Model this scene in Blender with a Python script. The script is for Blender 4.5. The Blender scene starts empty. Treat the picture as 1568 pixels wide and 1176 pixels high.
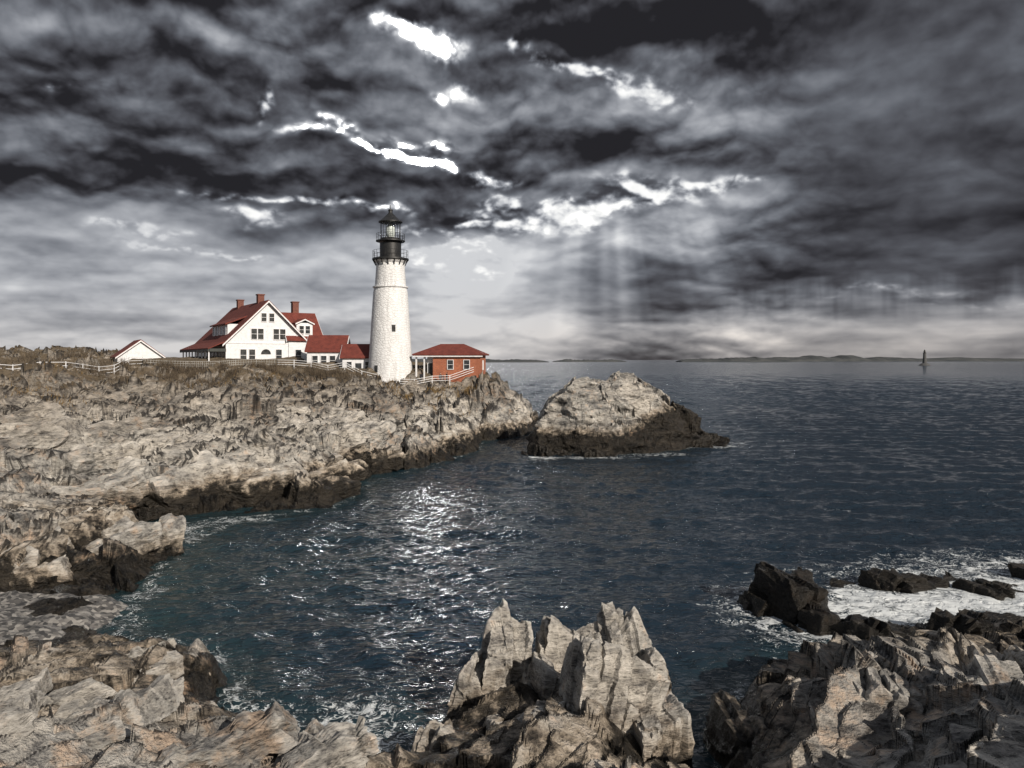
import bpy, bmesh, math, random
import numpy as np
from mathutils import Vector, Matrix
R=math.radians
random.seed(7)
scene=bpy.context.scene
COL=scene.collection

# ------------------------------------------------------------------ node helper
class E:
    def __init__(s,g,sock): s.g=g; s.s=sock
    def __add__(s,o): return s.g.m('ADD',s,o)
    __radd__=__add__
    def __sub__(s,o): return s.g.m('SUBTRACT',s,o)
    def __rsub__(s,o): return s.g.m('SUBTRACT',o,s)
    def __mul__(s,o): return s.g.m('MULTIPLY',s,o)
    __rmul__=__mul__
    def __truediv__(s,o): return s.g.m('DIVIDE',s,o)
class G:
    def __init__(s,tree): s.t=tree; tree.nodes.clear()
    def node(s,t): return s.t.nodes.new(t)
    def put(s,inp,v):
        if isinstance(v,E): s.t.links.new(v.s,inp)
        elif isinstance(v,bpy.types.NodeSocket): s.t.links.new(v,inp)
        else:
            if isinstance(v,(tuple,list)) and len(v)==3 and inp.type=='RGBA': v=(*v,1)
            inp.default_value=v
    def m(s,op,a,b=None,c=None,clamp=False):
        n=s.node('ShaderNodeMath'); n.operation=op; n.use_clamp=clamp
        s.put(n.inputs[0],a)
        if b is not None: s.put(n.inputs[1],b)
        if c is not None: s.put(n.inputs[2],c)
        return E(s,n.outputs[0])
    def clamp(s,a): return s.m('ADD',a,0.0,clamp=True)
    def ss(s,x,a,b,lo=0.0,hi=1.0):
        n=s.node('ShaderNodeMapRange'); n.interpolation_type='SMOOTHSTEP'
        for i,v in enumerate((x,a,b,lo,hi)): s.put(n.inputs[i],v)
        return E(s,n.outputs[0])
    def noise(s,vec,scale,detail=5,rough=.5,dist=0.0,color=False):
        n=s.node('ShaderNodeTexNoise')
        s.put(n.inputs['Vector'],vec)
        n.inputs['Scale'].default_value=scale; n.inputs['Detail'].default_value=detail
        n.inputs['Roughness'].default_value=rough; n.inputs['Distortion'].default_value=dist
        return E(s,n.outputs['Color' if color else 'Fac'])
    def vor(s,vec,scale,feature='F1',out='Distance'):
        n=s.node('ShaderNodeTexVoronoi'); n.feature=feature
        s.put(n.inputs['Vector'],vec); n.inputs['Scale'].default_value=scale
        return E(s,n.outputs[out])
    def map(s,vec,loc=(0,0,0),rot=(0,0,0),scale=(1,1,1)):
        n=s.node('ShaderNodeMapping'); s.put(n.inputs[0],vec)
        n.inputs[1].default_value=loc; n.inputs[2].default_value=rot; n.inputs[3].default_value=scale
        return E(s,n.outputs[0])
    def sep(s,v):
        n=s.node('ShaderNodeSeparateXYZ'); s.put(n.inputs[0],v); return [E(s,o) for o in n.outputs]
    def comb(s,x,y,z):
        n=s.node('ShaderNodeCombineXYZ'); s.put(n.inputs[0],x); s.put(n.inputs[1],y); s.put(n.inputs[2],z); return E(s,n.outputs[0])
    def mix(s,f,a,b,mode='MIX'):
        n=s.node('ShaderNodeMix'); n.data_type='RGBA'; n.blend_type=mode
        s.put(n.inputs[0],f); s.put(n.inputs[6],a); s.put(n.inputs[7],b); return E(s,n.outputs[2])
    def ramp(s,f,els):
        n=s.node('ShaderNodeValToRGB'); cr=n.color_ramp
        while len(cr.elements)<len(els): cr.elements.new(0.5)
        for e,(p,c) in zip(cr.elements,els): e.position=p; e.color=(*c,1)
        s.put(n.inputs[0],f); return E(s,n.outputs[0])
    def bump(s,h,strength=.5,dist=.1,normal=None):
        n=s.node('ShaderNodeBump'); s.put(n.inputs['Height'],h); n.inputs['Strength'].default_value=strength
        n.inputs['Distance'].default_value=dist
        if normal is not None: s.put(n.inputs['Normal'],normal)
        return E(s,n.outputs[0])
    def attr(s,name):
        n=s.node('ShaderNodeAttribute'); n.attribute_name=name; return E(s,n.outputs['Fac'])
    def pos(s):
        n=s.node('ShaderNodeNewGeometry'); return E(s,n.outputs['Position'])
    def obj(s):
        n=s.node('ShaderNodeTexCoord'); return E(s,n.outputs['Object'])

def material(name,build):
    m=bpy.data.materials.new(name); m.use_nodes=True
    g=G(m.node_tree); p=g.node('ShaderNodeBsdfPrincipled'); o=g.node('ShaderNodeOutputMaterial')
    m.node_tree.links.new(p.outputs[0],o.inputs[0])
    d=build(g)
    for k,v in d.items(): g.put(p.inputs[k],v)
    return m

# ------------------------------------------------------------------ numpy noise
def h3(ix,iy,iz,seed):
    n=(ix.astype(np.int64)*374761393+iy.astype(np.int64)*668265263+iz.astype(np.int64)*2147483647+seed*974634777)&0xffffffff
    n=((n^(n>>13))*1274126177)&0xffffffff
    n=((n^(n>>16))*2246822519)&0xffffffff
    n=n^(n>>15)
    return (n&0xffffff)/float(0xffffff)
def vn(p,seed=0):
    i=np.floor(p).astype(np.int64); f=p-i; f=f*f*(3-2*f)
    r=0
    for a in (0,1):
        wa=f[:,0] if a else 1-f[:,0]
        for b in (0,1):
            wb_=f[:,1] if b else 1-f[:,1]
            for c in (0,1):
                wc=f[:,2] if c else 1-f[:,2]
                r=r+wa*wb_*wc*h3(i[:,0]+a,i[:,1]+b,i[:,2]+c,seed)
    return r-.5
def fbm(p,o=4,seed=0,rough=.5):
    r=0;a=1
    for k in range(o): r=r+a*vn(p*2.03**k,seed+k*17); a*=rough
    return r
def sstep(v,a,b):
    t=np.clip((v-a)/(b-a),0,1); return t*t*(3-2*t)
def vn2(x,y,seed=0):
    ix=np.floor(x).astype(np.int64); iy=np.floor(y).astype(np.int64); fx=x-ix; fy=y-iy
    gx=fx*fx*fx*(fx*(fx*6-15)+10); gy=fy*fy*fy*(fy*(fy*6-15)+10); z=np.zeros_like(ix)+seed
    def gr(a,b):
        t=h3(ix+a,iy+b,z,seed)*2*np.pi
        return np.cos(t)*(fx-a)+np.sin(t)*(fy-b)
    return ((gr(0,0)*(1-gx)+gr(1,0)*gx)*(1-gy)+(gr(0,1)*(1-gx)+gr(1,1)*gx)*gy)*1.2
def fb2(x,y,o=5,seed=0,rough=.5):
    r=0;a=1
    for k in range(o):
        c,s=math.cos(k*.7),math.sin(k*.7); f=2.0**k
        r=r+a*vn2((x*c-y*s)*f+k*13.7,(x*s+y*c)*f-k*7.1,seed+k); a*=rough
    return r

# ------------------------------------------------------------------ sky
SUN_AZ,SUN_EL=143.0,28.0
def make_sky():
    W,Hh=4608,2304
    img=np.zeros((Hh,W,3),np.float32)
    el=(np.arange(Hh)+.5)/Hh*180-90; az=90+((np.arange(W)+.5)/W-.5)*360
    az=(az+180)%360-180
    E0=np.clip(el/90,0,1)[:,None]
    img[:]=(np.array([.24,.255,.29])[None,None,:]*(1.1-.5*E0[...,None]))
    img[el<0]=np.array([.10,.11,.12])
    ci=np.where(np.abs(az)<50)[0]; ri=np.where((el>-1)&(el<38))[0]
    AZ,EL=np.meshgrid(az[ci],el[ri]); shp=AZ.shape; a0=AZ.ravel(); e0=EL.ravel()
    ey=20*np.log1p(np.clip(e0,0,90)/14.0)
    s1=fb2(a0*.10,ey*.20,4,3,.5); s2=fb2(a0*.10+30,ey*.20,4,4,.5)
    a=a0+s1*3.0; e=e0+s2*1.6
    def bl(ca,ce,sa,se,tilt=0):
        da=a-ca; de=e-ce-tilt*da
        return np.exp(-(da/sa)**2-(de/se)**2)
    ax=a0+s1*.6; ay=ey+s2*.5
    mid=fb2(ax*.10,ay*.36,6,17,.47); midu=fb2(ax*.10,(ay+.5)*.36,6,17,.47)
    pf=2.2*np.abs(fb2(ax*.15,ay*.42,3,23,.42)); pfu=2.2*np.abs(fb2(ax*.15,(ay+.4)*.42,3,23,.42))
    pf2=2.2*np.abs(fb2(ax*.5+3,ay*1.15,3,27,.5))
    fine=fb2(a0*.8+s1*.4,ey*1.6+s2*.4,5,31,.55)
    V=.315+0*a0
    V-=.05*sstep(e0,17,24)
    low=1-sstep(e+.05*(a0+15),8.2,10.8); left=1-sstep(a0,2,9)
    V+=low*left*.39
    for (ca,ce,sa,se,amp,ti) in [
        (12.5,17.4,6,2.3,.24,-.1),(20,12.8,5,1.7,.18,0),(17,15.5,5,2,.10,0),(-27,18.3,3.5,1.2,.16,0),(-21,21,5,1.3,.12,0),(-6,18.5,7,1.8,.12,0),(3,17.5,3,2.0,.10,0),(6,12.5,5,1.0,.10,0),
        (-14,13.7,4,.7,.08,0),(3,9.3,8,1.8,.24,0),(14,9.3,6,2.2,.20,0),(-3,21.0,6,1.2,.10,0),(5,19.3,6,1.6,.13,-.25),(-9,16.3,6,1.4,.10,0),(-30,14.5,4,1.2,.08,0),
        (9.5,14.8,8,1.2,-.12,-.04),(0,15.6,5,1.0,-.08,0),(-22,12.6,9,1.5,-.09,.0),(-17,18.8,7,1.0,-.05,0),(8,24,9,1.6,-.12,-.08),(20,22.5,12,2.0,-.08,-.03),(-24,23.5,9,1.2,-.08,0),(-12,12.5,4,.9,-.10,-.1),(-5,11.9,3,.6,-.08,-.1),
        (-16.5,8.9,5.5,1.1,-.22,0),(-29,6.6,7,.9,-.18,0),(-26,4.3,8,.45,-.07,0),(-31,10,7,1.6,-.12,0),(-33,2.5,9,3,-.06,0),
        (2.5,5.4,4.5,1.6,-.08,0),(10,6.0,6.5,2.2,0,0),(-4.0,5.5,3.6,4.5,.15,0),(9,1.6,10,1.3,.18,0)]:
        V+=amp*bl(ca,ce,sa,se,ti)
    right=sstep(a0,13,26)
    edge=3.9+1.3*fb2(a0*.25,a0*0+3,4,41)+.6*np.abs(fb2(a0*.9,e0*.12,3,43))
    under=1-sstep(e0,edge-1.6,edge+1.8)
    V=V*(1-right)+(.25+.10*sstep(e0,8,17)*(1-.6*sstep(e0,19,24)))*right
    V+=sstep(a0,10,20)*under*.30
    lcalm=(1-.5*low*left)*(1-.65*right)*(1-.6*np.exp(-((a0-9)/8)**2-((e0-5)/3)**2))
    V+=(mid*.165+(mid-midu)*.21+(pf-.45)*.07+(pf-pfu)*.10+(pf2-.45)*.042+fine*.045)*lcalm
    V+=right*(fb2(a0*.12+8,e0*.25,4,51)*.09+fb2(a0*.6,e0*.06,2,53)*.015)
    st=fb2(a0*.05,e0*.7,5,61,.5); V+=st*.12*(1-sstep(e0,4,9))*(.5+.5*sstep(np.abs(a0-9),3,14))
    Gp=0*a0
    for (ca,ce,sa,se,amp,ti) in [
        (-7.0,22.6,3.0,.8,1.05,-.22),(-4.4,21.6,1.8,.7,.8,-.1),(1.4,21.8,1.1,.55,.85,-.3),(4.3,20.7,1.8,.5,.85,-.05),(7.2,20.6,1.8,.5,.8,-.1),(9.9,19.5,2.0,.8,.7,-.3),(12,18.6,1.8,.7,.45,-.3),
        (-3.6,19.4,1.0,.4,.7,0),(-5.4,19.0,1.2,.4,.6,.1),(-17.6,17.2,.9,.8,.65,.4),(-13.8,15.8,2.2,.42,.75,.05),(-12.0,16.5,1.2,.5,.6,.0),(-9.2,14.8,2.2,.6,.98,-.25),(-7.3,15.8,1.3,.5,.7,0),(-6.5,13.9,1.2,.5,.7,-.2),
        (-2.2,13.2,2.0,.45,.85,-.05),(-.6,11.7,1.5,.5,.85,0),(-2.8,10.6,2.4,.8,.75,.05),(1.5,10.1,2.8,.7,.7,-.05),(5.2,10.6,2.2,.7,.65,0),(7.0,9.8,1.8,.6,.6,.2),(9.3,12.0,2.0,.9,.95,-.15),(8.2,10.9,1.3,.7,.65,.5),(14,12.5,3,.35,.5,0),(11.5,11.8,1.8,.5,.65,0),
        (-14,11.0,7,.3,.6,0),(-18.5,9.7,1.5,.6,.40,0),(-25,8.6,4,.4,.35,0),(-22,7.5,4,.4,.35,0),(-8,9.0,2,1,.45,0),(-4,8.0,3.5,2.0,.42,0),(-31,17,2,.5,.35,0),
        (27,4.3,6,.35,.22,0),(31,3.7,4,.35,.22,0),(20.5,2.2,2,.6,.2,0)]:
        Gp+=amp*bl(ca,ce,sa,se,ti)
    Gp=Gp+(mid*.45+fine*.50+(pf2-.45)*.42+(mid-midu)*.6)*sstep(Gp,.03,.35)
    gap=sstep(Gp,.42,1.15); halo=sstep(Gp,.04,.85)
    V=V+halo*.29*(1-.3*right)
    V=np.clip(V,.165,.82)
    V=V*(1-gap)+(.985+.05*fine)*gap
    ang=(a0-6.5)/(30.0-e0)*9; ry=fb2(ang*.8,ang*0,3,71,.45)
    rm=np.exp(-((a0-8.0-(12-e0)*.25)/6.5)**2)*sstep(e0,.2,3.5)*(1-sstep(e0,9,13.5))
    V+=np.clip(ry*1.1+.13,-.03,1)*rm*.44
    lin=np.clip(V,.1,1.05)**2.2
    tv=np.clip(V,0,1)[:,None]
    c0=np.array([1.02,.95,1.15]); c1=np.array([.92,.985,1.14]); c2=np.array([1.0,1.0,.985])
    tint=np.where(tv<.4,c0+(tv/.4)*(c1-c0),c1+((tv-.4)/.6)*(c2-c1))
    hz=(np.exp(-(e0/3.6)**2)*(.45+.55*sstep(a0,-10,15)))[:,None]
    col=lin[:,None]*tint*(1+hz*np.array([.13,.02,-.09]))
    # cloud gaps boosted far past the rest, added to throw glitter on the sea
    hot=gap**7*(np.exp(-((a0+8.8)/3.0)**2-((e0-14.9)/2.0)**2)*650)+gap**6*np.exp(-((a0+7.5)/3.0)**2-((e0-22.2)/1.8)**2)*14
    col=col*(1+hot)[:,None]
    bf=np.clip((50-np.abs(a0))/12,0,1)*np.clip((38-e0)/9,0,1)
    old=img[np.ix_(ri,ci)].reshape(-1,3); col=old*(1-bf[:,None])+col*bf[:,None]
    img[np.ix_(ri,ci)]=col.reshape(*shp,3)
    im=bpy.data.images.new('storm_clouds',W,Hh,float_buffer=True,alpha=False)
    buf=np.ones((Hh,W,4),np.float32); buf[...,:3]=img; im.pixels.foreach_set(buf.ravel()); im.update(); im.pack()
    return im
w=bpy.data.worlds.new("World"); scene.world=w; w.use_nodes=True
g=G(w.node_tree)
tc=g.node('ShaderNodeTexCoord'); D=E(g,tc.outputs['Generated'])
x,y,z=g.sep(D)
en=g.node('ShaderNodeTexEnvironment'); en.image=make_sky(); en.interpolation='Linear'; g.put(en.inputs[0],D)
sky=g.node('ShaderNodeTexSky'); sky.sky_type='NISHITA'; sky.sun_disc=False
sky.sun_elevation=R(SUN_EL); sky.sun_rotation=R(SUN_AZ); sky.air_density=1.2; sky.dust_density=2.0
b1=g.node('ShaderNodeBackground'); g.put(b1.inputs[0],sky.outputs[0]); b1.inputs[1].default_value=.06
b2=g.node('ShaderNodeBackground'); g.put(b2.inputs[0],en.outputs[0]); b2.inputs[1].default_value=1.0
mx=g.node('ShaderNodeMixShader'); g.put(mx.inputs[0],g.ss(y,-.5,.25,.5,1.0))
w.node_tree.links.new(b1.outputs[0],mx.inputs[1]); w.node_tree.links.new(b2.outputs[0],mx.inputs[2])
wo=g.node('ShaderNodeOutputWorld'); w.node_tree.links.new(mx.outputs[0],wo.inputs[0])
try:
    w.cycles.sampling_method='MANUAL'; w.cycles.sample_map_resolution=4096
except Exception: pass

sl=bpy.data.lights.new('sun','SUN'); sl.energy=5.0; sl.angle=R(.6); sl.color=(1,.91,.80)
so=bpy.data.objects.new('sun',sl); COL.objects.link(so)
sd=Vector((math.sin(R(SUN_AZ))*math.cos(R(SUN_EL)),math.cos(R(SUN_AZ))*math.cos(R(SUN_EL)),math.sin(R(SUN_EL))))
so.rotation_euler=sd.to_track_quat('Z','Y').to_euler()

cam=bpy.data.cameras.new('camera'); co=bpy.data.objects.new('camera',cam); COL.objects.link(co)
co.location=(0,0,11); co.rotation_euler=(R(90),0,0)
cam.lens=27.2; cam.sensor_width=36; cam.shift_y=-.0236; cam.clip_end=60000; cam.clip_start=.1
scene.camera=co
scene.view_settings.view_transform='Standard'; scene.view_settings.look='None'; scene.view_settings.exposure=0

def blocks(X,Y,cell,seed,rot,aniso,tilt,off,warp=.22):
    c,s=math.cos(rot),math.sin(rot)
    z0=np.zeros_like(X)
    wx=vn(np.stack([X/cell,Y/cell,z0+seed],1),seed)*cell*warp*2
    wy=vn(np.stack([X/cell,Y/cell,z0+seed+9],1),seed+3)*cell*warp*2
    u=((X+wx)*c+(Y+wy)*s)/(cell*aniso); v=(-(X+wx)*s+(Y+wy)*c)/cell
    iu=np.floor(u).astype(np.int64); iv=np.floor(v).astype(np.int64)
    best=np.full(X.shape,9.); hh=np.zeros_like(X)
    for a in (-1,0,1):
        for b in (-1,0,1):
            cu=iu+a; cv=iv+b; zz=np.zeros_like(cu)
            pu=cu+h3(cu,cv,zz,seed); pv=cv+h3(cu,cv,zz,seed+1)
            du=u-pu; dv=v-pv; d=np.abs(du)+np.abs(dv)+.35*(du*du+dv*dv)
            hv=(h3(cu,cv,zz,seed+2)-.5)*2*off+cell*(du*aniso*(h3(cu,cv,zz,seed+4)-.5)*tilt*.6+dv*(h3(cu,cv,zz,seed+5)-.25)*2*tilt)
            k=d<best; best=np.where(k,d,best); hh=np.where(k,hv,hh)
    return hh

# ------------------------------------------------------------------ land control heights  (x, y, z)
CP=[(5,135,0),(0,125,0),(-4.3,96,0),(-9,80,0),(-11.5,74,0),(-13.5,67,0),(-13.5,59,0),(-17.7,55,0),(-20,54,0),(-23.6,51,0),(-19.5,41,0),(-18.2,36,0),(-17.6,32,.1),
(-14,29,0),(-10.6,27.5,0),(-9.6,24.6,0),(-7.7,22.3,0),(-5,20.8,0),(-3,20,0),
(-15,47,-2),(-14,38,-1.6),(-13,32.5,-1.2),(-9,31,-1.8),(-5,60,-5),(0,80,-6),(-5,27,-2),(0,40,-5),(5,115,-4),(12,140,-6),(0,31,-3),(6,32,-3),(20,60,-8),(40,100,-9),(60,60,-9),(30,45,-6),(0,105,-4),(-6,72,-4),(-9,50,-4),(20,150,-8),(50,160,-9),
(-58,95,8.5),(-56,112,9.9),(-42,116,10.3),(-30,116,10.0),(-18,115,8.7),(-9.7,116,8.85),(-4.6,113,8.6),(-18,105,7.5),(-15,97,5.35),(-27.7,98,6.95),(-23.4,83,4.8),(-19,68,3),(-40,98,6.9),(-32,78,4.5),(-24.5,60,2.4),(-51,88,7.35),(-39,68,4.7),(-31,54,2.4),(-46,70,5.7),(-33,50,3),(-26.5,40,1.9),(-27,46,1.8),(-22,44,1.6),(-21,38,1.2),
(-7.7,108,4.7),(-8,112,7.3),(-2.5,122,7),(1.8,130,5.4),(.6,128,1.8),(-10,92,3),(-13,82,2.6),(-17,72,2.4),(-18,63,2.0),
(-20,140,8.5),(-8,130,8.5),(-40,150,9.5),(-60,130,10.3),(-80,150,11.2),(-85,130,11.3),(-100,110,10.5),(-70,115,9.8),(-90,80,9),(-20,170,-3),(-60,190,-2),(-5,150,-2),(-110,190,4),(-60,60,8),(-50,45,6),(-40,35,4),
(-30,30,1.0),(-24,30,.6),(-20,30.5,.35),(-18.5,27.5,.4),(-12.8,24,1.5),(-15,24.5,1.0),(-13.9,21,1.7),(-11.3,25,1.2),(-8.9,18.5,2.2),(-5.5,17.6,2.4),(-2.6,17,2.1),(-20,20,1.6),(-25,25,.8),
(-6,14,3.3),(-8,10,5),(0,8,5.2),(0,12,2.8),(0,0,9.3),(-15,5,8.5),(15,5,8.5),(-30,15,6),(8,10,5.2),(30,10,8),
(0,16,1.6),(0,22,1.1),(3,23,1.1),(3,19,1.4),(-.5,26.5,-1.2),(3,28,-1.5),(5.5,22,-1.0),(5.4,19,-.3),(5.7,26,-1.5),
(7.6,21.5,1.9),(12,23,1.7),(16,25,1.2),(20,27,.8),(9,17,2.8),(14,18,3.2),(8,26,0),(12,27.5,0),(17,29,0),(24,32,0),(12,32,-1.5),(20,36,-2),(32,34,1),(35,25,4),(40,42,-2)]
CP=np.array(CP,float)
def rbf_fit(C):
    d=np.sqrt(((C[:,None,:2]-C[None,:,:2])**2).sum(-1)+.3)
    n=len(C); A=np.zeros((n+3,n+3)); A[:n,:n]=d-np.eye(n)*.15; A[:n,n]=1; A[:n,n+1:]=C[:,:2]/50; A[n,:n]=1; A[n+1:,:n]=C[:,:2].T/50
    b=np.zeros(n+3); b[:n]=C[:,2]; return np.linalg.solve(A,b)
WCP=rbf_fit(CP)
def land_base(X,Y):
    out=np.empty_like(X)
    for i in range(0,len(X),200000):
        a=X[i:i+200000]; b=Y[i:i+200000]
        r=np.full(a.shape,WCP[len(CP)])+WCP[-2]*a/50+WCP[-1]*b/50
        for k in range(len(CP)): r+=WCP[k]*np.sqrt((a-CP[k,0])**2+(b-CP[k,1])**2+.3)
        out[i:i+200000]=r
    return out
def beachmask(X,Y): return np.clip(1.6*np.exp(-((X+23)/6.0)**2-((Y-29.5)/2.8)**2),0,1)
def land(X,Y):
    h=land_base(X,Y)
    bm=beachmask(X,Y)
    h=h+(1-bm)*(.6*sstep(h,-.15,.45)*(1-.9*sstep(h,.6,2.5))-.5*(1-sstep(h,-.6,0)))-bm*.25
    r=np.sqrt(X*X+Y*Y)
    plateau=sstep(Y-.08*X,110,116)*sstep(-X,2,8)*(1-sstep(-X,62,72))
    amp=(1-.97*bm)*(1-.92*plateau)*sstep(r,5,10)
    amp=amp*(.35+.65*sstep(h,-1.,.8))
    rot=R(58)
    far=sstep(r,28,55)
    q=fbm(np.stack([X*.05,Y*.05,X*0+2],1),3,90)
    tz=(h*.95+q*3.0)/1.5; fr=tz-np.floor(tz); h2=h+far*.75*(sstep(fr,.0,.25)-fr)*1.5*sstep(h,.8,2.0)
    d=blocks(X,Y,9.0,11,rot,2.2,.22,.85)*(.12+.88*far)
    d+=blocks(X,Y,3.9,23,rot+.2,2.4,.42,.60)*(.40+.60*far)
    d+=blocks(X,Y,1.5,37,rot-.15,2.6,.42,.22)
    d+=blocks(X,Y,.6,51,rot+.1,2.4,.42,.07)
    d-=.45*(.4+.6*far)
    P=np.stack([X*.9,Y*.9,X*0],1)
    d+=fbm(P,5,3)*.16
    q=np.stack([(X*.5+Y*.85)*.05,(-X*.85+Y*.5)*.16,X*0+4],1); gl=np.abs(fbm(q,3,91))
    d-=far*1.6*np.exp(-(gl/.035)**2)
    return h2+d*amp+bm*fbm(np.stack([X*3,Y*3,X*0],1),3,5)*.05

def raw_mesh(name,Pv,F,mat,smooth=False,attrs=None):
    me=bpy.data.meshes.new(name); n=len(Pv); k=F.shape[1]
    me.vertices.add(n); me.vertices.foreach_set('co',np.ascontiguousarray(Pv,dtype=np.float32).ravel())
    me.loops.add(F.size); me.loops.foreach_set('vertex_index',F.astype(np.int32).ravel())
    me.polygons.add(len(F)); me.polygons.foreach_set('loop_start',(np.arange(len(F))*k).astype(np.int32))
    me.update(calc_edges=True)
    me.polygons.foreach_set('use_smooth',np.full(len(F),smooth))
    if attrs:
        for kk,v in attrs.items():
            a=me.attributes.new(kk,'FLOAT','POINT'); a.data.foreach_set('value',v.astype(np.float32))
    me.materials.append(mat); me.update()
    o=bpy.data.objects.new(name,me); COL.objects.link(o); return o
def grid_mesh(name,Pv,nu,nv,mat,keep=None,smooth=False,attrs=None):
    idx=np.arange(nu*nv).reshape(nu,nv)
    q=np.stack([idx[:-1,:-1],idx[1:,:-1],idx[1:,1:],idx[:-1,1:]],-1).reshape(-1,4)
    if keep is not None:
        q=q[keep[q].any(1)]
        used=np.zeros(nu*nv,bool); used[q.ravel()]=True
        rm=np.cumsum(used)-1; Pv=Pv[used]; q=rm[q]
        if attrs: attrs={k:v[used] for k,v in attrs.items()}
    return raw_mesh(name,Pv,q,mat,smooth,attrs)

# ------------------------------------------------------------------ rock material
def rock_mat(name,wetline=1.0,bright=1.0,rot=(25,-50,-32),grass=False,wetx=None,thick=1.0,st=.45):
    def b(g):
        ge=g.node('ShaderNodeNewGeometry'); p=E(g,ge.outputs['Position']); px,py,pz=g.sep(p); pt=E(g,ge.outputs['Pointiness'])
        nx,ny,nz=g.sep(ge.outputs['Normal'])
        strata=g.map(p,rot=tuple(R(a) for a in rot),scale=(st/thick,.9/thick,2.4/thick))
        n1=g.noise(p,.16,4,.6); n2=g.noise(strata,.8,6,.70,.2); n3=g.noise(strata,4.0,5,.74)
        n4=g.noise(p,1.3,6,.70)
        s=n2*.45+n3*.25+n4*.40
        c=g.ramp(s,[(.40,(.048,.046,.045)),(.48,(.165,.154,.142)),(.56,(.36,.333,.292)),(.68,(.60,.56,.50))])
        c=g.mix(g.ss(n1,.42,.60,0,.6),c,g.mix(1.0,c,(.60,.65,.71),'MULTIPLY'))
        rust=g.ss(n4*.55+n1*.5,.56,.67)
        c=g.mix(rust*.45,c,g.mix(1.0,c,(1.15,.70,.38),'MULTIPLY'))
        c=g.mix(g.ss(n3,.37,.45,.65,0),c,(.022,.020,.019))
        c=g.mix(g.ss(pt,.495,.44,0,.9),c,(.015,.014,.014))  # concave creases darkened in the colour, deepening the shade there
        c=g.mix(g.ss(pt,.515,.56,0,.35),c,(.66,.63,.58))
        if grass:
            up=g.ss(pz+(n1-.5)*10.0,3.6,7.0,0,.60)
            c=g.mix(up,c,g.mix(1.0,c,(.42,.37,.325),'MULTIPLY'))
            gm=g.ss(pz+(n4-.5)*6.0,7.1,9.0)*g.ss(nz,.35,.75)
            soil=g.mix(n3,(.05,.038,.026),(.14,.105,.062))
            c=g.mix(gm*.85,c,soil)
        wl=wetline
        if wetx: wl=g.ss(px,wetx[0],wetx[1],wetline,wetx[2])
        h=pz+(n4-.5)*3.4+(n1-.5)*2.4
        wet=g.ss(h-wl,.45,-.30)
        mid=g.ss(h-wl,1.3,.15,0,.6)
        c=g.mix(1.0,c,(bright,bright,bright),'MULTIPLY')
        c=g.mix(mid,c,g.mix(1.0,c,(.56,.43,.29),'MULTIPLY'))
        c=g.mix(wet,c,g.mix(1.0,c,(.09,.09,.088),'MULTIPLY'))
        ht=n2*.65+n3*.28+n4*.45
        nb=g.bump(ht,1.0,.5*thick)
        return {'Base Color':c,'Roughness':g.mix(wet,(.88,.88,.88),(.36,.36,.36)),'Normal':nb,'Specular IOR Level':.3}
    return material(name,b)
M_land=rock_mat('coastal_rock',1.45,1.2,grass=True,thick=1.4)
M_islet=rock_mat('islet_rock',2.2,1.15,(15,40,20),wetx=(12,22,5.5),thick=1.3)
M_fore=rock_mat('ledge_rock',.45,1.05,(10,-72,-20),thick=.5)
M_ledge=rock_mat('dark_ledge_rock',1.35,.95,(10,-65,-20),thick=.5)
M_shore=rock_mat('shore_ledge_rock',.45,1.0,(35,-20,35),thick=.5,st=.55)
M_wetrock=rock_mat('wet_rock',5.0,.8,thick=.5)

# ------------------------------------------------------------------ coast terrain
nr,nt=1300,1150
rr=4*np.exp(np.linspace(0,math.log(230/4.),nr)); th=np.radians(np.linspace(-58,46,nt))
Rg,Tg=np.meshgrid(rr,th,indexing='ij'); X=(Rg*np.sin(Tg)).ravel(); Y=(Rg*np.cos(Tg)).ravel()
Z=land(X,Y)
Q=np.stack([X*.5,Y*.5,Z*1.4],1)
sc=np.clip(np.sqrt(X*X+Y*Y)/60,.25,1)*(1-beachmask(X,Y))
Xd=X+fbm(Q,4,71)*.8*sc; Yd=Y+fbm(Q+7,4,72)*.8*sc
grid_mesh('rocky_headland_ground',np.stack([Xd,Yd,Z],1),nr,nt,M_land,keep=Z>-1.2)
def gz(px,py): return float(land(np.array([float(px)]),np.array([float(py)]))[0])

def bb(g):
    p=g.pos(); v=g.vor(p,6,'F1','Color'); s=g.sep(v)[0]; d=g.vor(p,6)
    c=g.ramp(s,[(0,(.03,.03,.03)),(.5,(.10,.095,.09)),(1,(.30,.285,.26))])
    return {'Base Color':c,'Roughness':.7,'Normal':g.bump(d,-.8,.12)}
M_beach=material('pebbles',bb)
n1_,n2_=170,110
gx,gy=np.meshgrid(np.linspace(-33,-14.5,n1_),np.linspace(25.0,34.5,n2_),indexing='ij'); bx=gx.ravel(); by=gy.ravel()
bz=.55+(-bx-20)*.05+fbm(np.stack([bx,by,bx*0],1),4,8)*.18+fbm(np.stack([bx*5,by*5,bx*0],1),2,9)*.08-.9*sstep(bx,-18.6,-15.0)
grid_mesh('pebble_beach',np.stack([bx,by,bz],1),n1_,n2_,M_beach,smooth=True)

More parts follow.
